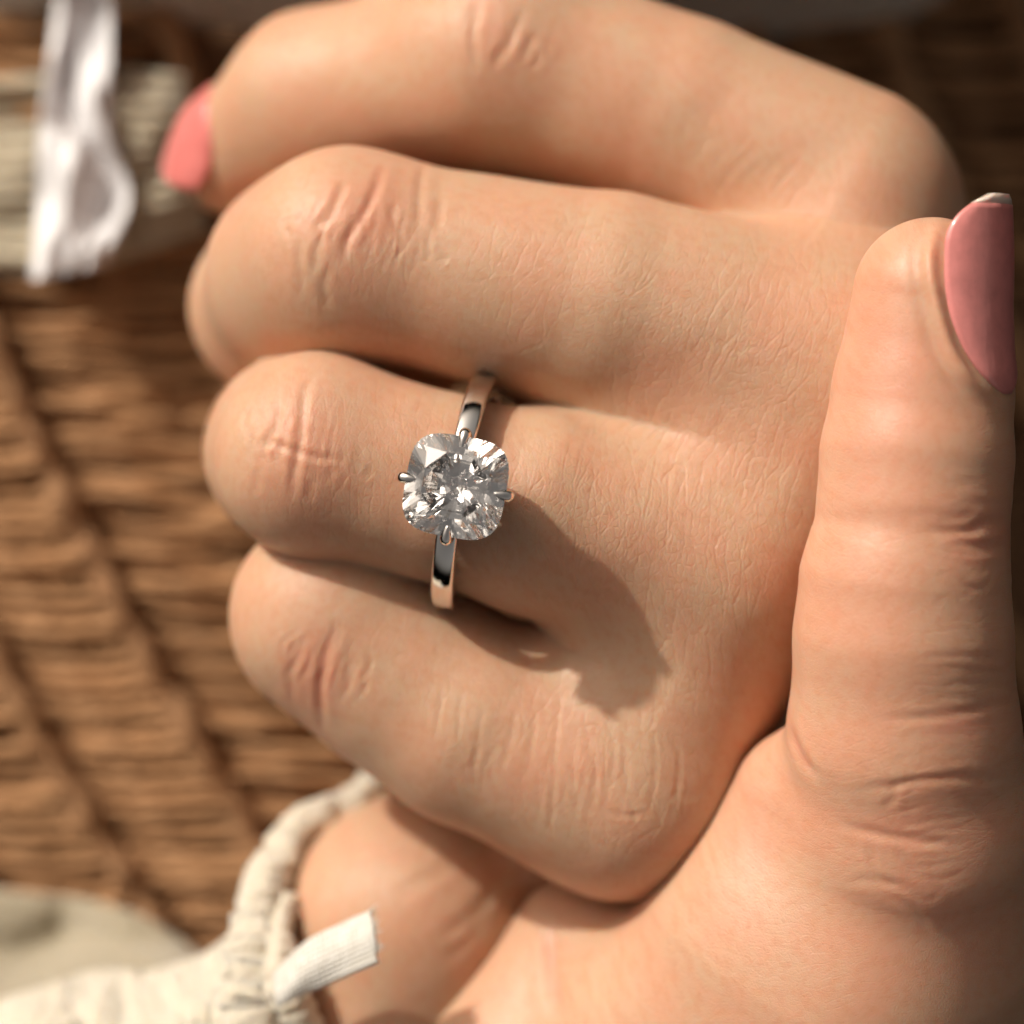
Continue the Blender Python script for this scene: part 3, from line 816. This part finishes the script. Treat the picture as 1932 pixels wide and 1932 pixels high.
# ribbon end
rib_pts = []; nu, nv = 40, 14
cl = spline([W(520, 1868, -13.5), W(575, 1828, -12.5), W(640, 1798, -11), W(706, 1768, -9.5)], 16)
ii = np.linspace(0, len(cl) - 1, nu); cl = np.stack([np.interp(ii, range(len(cl)), cl[:, c]) for c in range(3)], 1)
acr = W(560, 1863, -12) - W(552, 1795, -12.5); acr = acr / np.linalg.norm(acr)
vs = []; fs = []; wco = []
for i in range(nu):
    u = i / (nu - 1); hw = 1.15 + .75 * min(1, u * 2.2)
    for j in range(nv):
        v = 2 * j / (nv - 1) - 1; e = 0.0
        if j in (0, nv - 1): e = .10 * (1 if i % 2 else -.2)
        fr = rq.uniform(-.14, .22) if i == nu - 1 else 0
        p = cl[i] + acr * (hw * v + math.copysign(e, v)) + np.array([.9, .45, 0]) * fr
        p = p + np.array([0, 0, .35 * (1 - v * v) + .25 * math.sin(u * 7 + v) + .22 * math.sin(u * 3 + 2.5 * v)]); vs.append(p); wco.append((u * 8.0, v * 1.9, 0))
for i in range(nu - 1):
    for j in range(nv - 1): a = i * nv + j; fs.append((a, a + 1, a + nv + 1, a + nv))
rb_o = solid(mesh_obj('ribbon', vs, fs, WHITE, None, True, {'weave': np.array(wco)}), 0.3)
tv = []; tf = []
for _ in range(34):                                # loose threads at the cut end
    v = rq.uniform(-.98, .98); j = int((v + 1) / 2 * (nv - 1)); o_ = np.array(vs[(nu - 1) * nv + j]) - np.array([.15, .08, 0])
    e_ = o_ + np.array([.9, .45, .1]) * rq.uniform(.2, .75) + np.array([rq.gauss(0, .14), rq.gauss(0, .18), rq.gauss(0, .12)])
    a_, b_ = tube([o_, (o_ + e_) / 2 + np.array([0, rq.gauss(0, .06), rq.gauss(0, .06)]), e_], [.05, .045, .03], 5); k_ = len(tv); tv += a_; tf += [tuple(x + k_ for x in f) for f in b_]
th_o = mesh_obj('thread_fringe', tv, tf, WHITE, rb_o); th_o['kind'] = 'stuff'
tag(rb_o, 'short white woven ribbon end sticking out of the cream cuff', 'ribbon')

# ================================================================== OTHER CLOTH AND FILM IN THE BACKGROUND
vs, fs = grid_patch([(-150, 1660, -51), (60, 1690, -50), (170, 1700, -49), (300, 1750, -47), (420, 1835, -44)],
                    [(-150, 2050, -44), (40, 1960, -43), (160, 1900, -42), (290, 1880, -41), (400, 1900, -40)],
                    lambda u, v: 3.5 * fbm(u * 3.0, v * 1.6, 5.5, 1) + .8 * math.sin(v * 9 + u * 3) + .2 * fbm(u * 12, v * 7, 1.1, 3), 90, 50)
o = solid(mesh_obj('cloth', vs, fs, BEIGE), 0.8); tag(o, 'blurred beige cloth fold behind the cream sleeve at the lower left', 'cloth')
vs, fs = grid_patch([(-200, -200, -52), (200, -240, -34), (500, -260, -20), (900, -280, -18), (1400, -300, -20), (1900, -320, -26), (2200, -320, -30)],  # unseen part beyond the frame is raised to shade the mat at upper right
                    [(-200, 40, -52), (60, 52, -53), (230, 10, -54), (300, 30, -55), (520, 60, -57), (900, 120, -61), (1400, 75, -65), (1620, 60, -67), (1760, 10, -69), (1900, -80, -71), (2200, -150, -73)],
                    lambda u, v: 2.0 * fbm(u * 9, v * 2.0, 3.3, 3) * (.3 + v), 150, 40)
o = solid(mesh_obj('cloth', vs, fs, GREY), 0.8); tag(o, 'blurred greyish cloth edge along the top of the picture', 'cloth')
cloth3 = empty('cloth', W(60, 400, -42)); tag(cloth3, 'blurred cream ribbed cloth patch at the left edge under the clear film', 'cloth')
vs, fs = grid_patch([(-200, 165, -51), (60, 150, -51), (200, 130, -51), (345, 150, -51.5)], [(-200, 505, -50.5), (60, 510, -50.5), (180, 495, -50.5), (390, 430, -51.5)],
                    lambda u, v: .5 * math.sin(v * 75 + 2 * fbm(u * 4, v * 3, 2.0, 2)) + 2.2 * fbm(u * 3, v * 2.5, 6.0, 2), 90, 150)
solid(mesh_obj('ribbed_sheet', vs, fs, cloth_material('oat_cotton', (0.66, 0.58, 0.44), (0.50, 0.42, 0.29)), cloth3), 0.8)
film_t = NT('clear_film'); fb = film_t.b
fb.inputs['Base Color'].default_value = (0.95, 0.94, 0.96, 1); fb.inputs['Roughness'].default_value = 0.40; fb.inputs['Transmission Weight'].default_value = 0.2
fb.inputs['Specular IOR Level'].default_value = 0.8; fb.inputs['IOR'].default_value = 1.45
film_t.l(film_t.bump(film_t.noise(film_t.vmul(film_t.n('ShaderNodeTexCoord').outputs['Object'], (1000, 1000, 1000)), .25, 2), 0.6 * MM, 0.6), fb.inputs['Normal'])
vs, fs = grid_patch([(115, -60, -48), (90, 120, -47.5), (75, 250, -47), (70, 400, -47), (60, 530, -47.5)], [(215, -60, -48), (210, 120, -47), (215, 250, -47.5), (245, 380, -48), (200, 500, -48)],
                    lambda u, v: 2.4 * fbm(u * 2.6, v * 2.4, 7.7, 2) + .9 * math.sin(v * 9 + 2.5 * fbm(u * 3, v, 1.5, 2)), 110, 36)
o = solid(mesh_obj('plastic_film', vs, fs, film_t.m), 0.25); tag(o, 'crumpled clear plastic film strip catching white highlights at upper left', 'film')
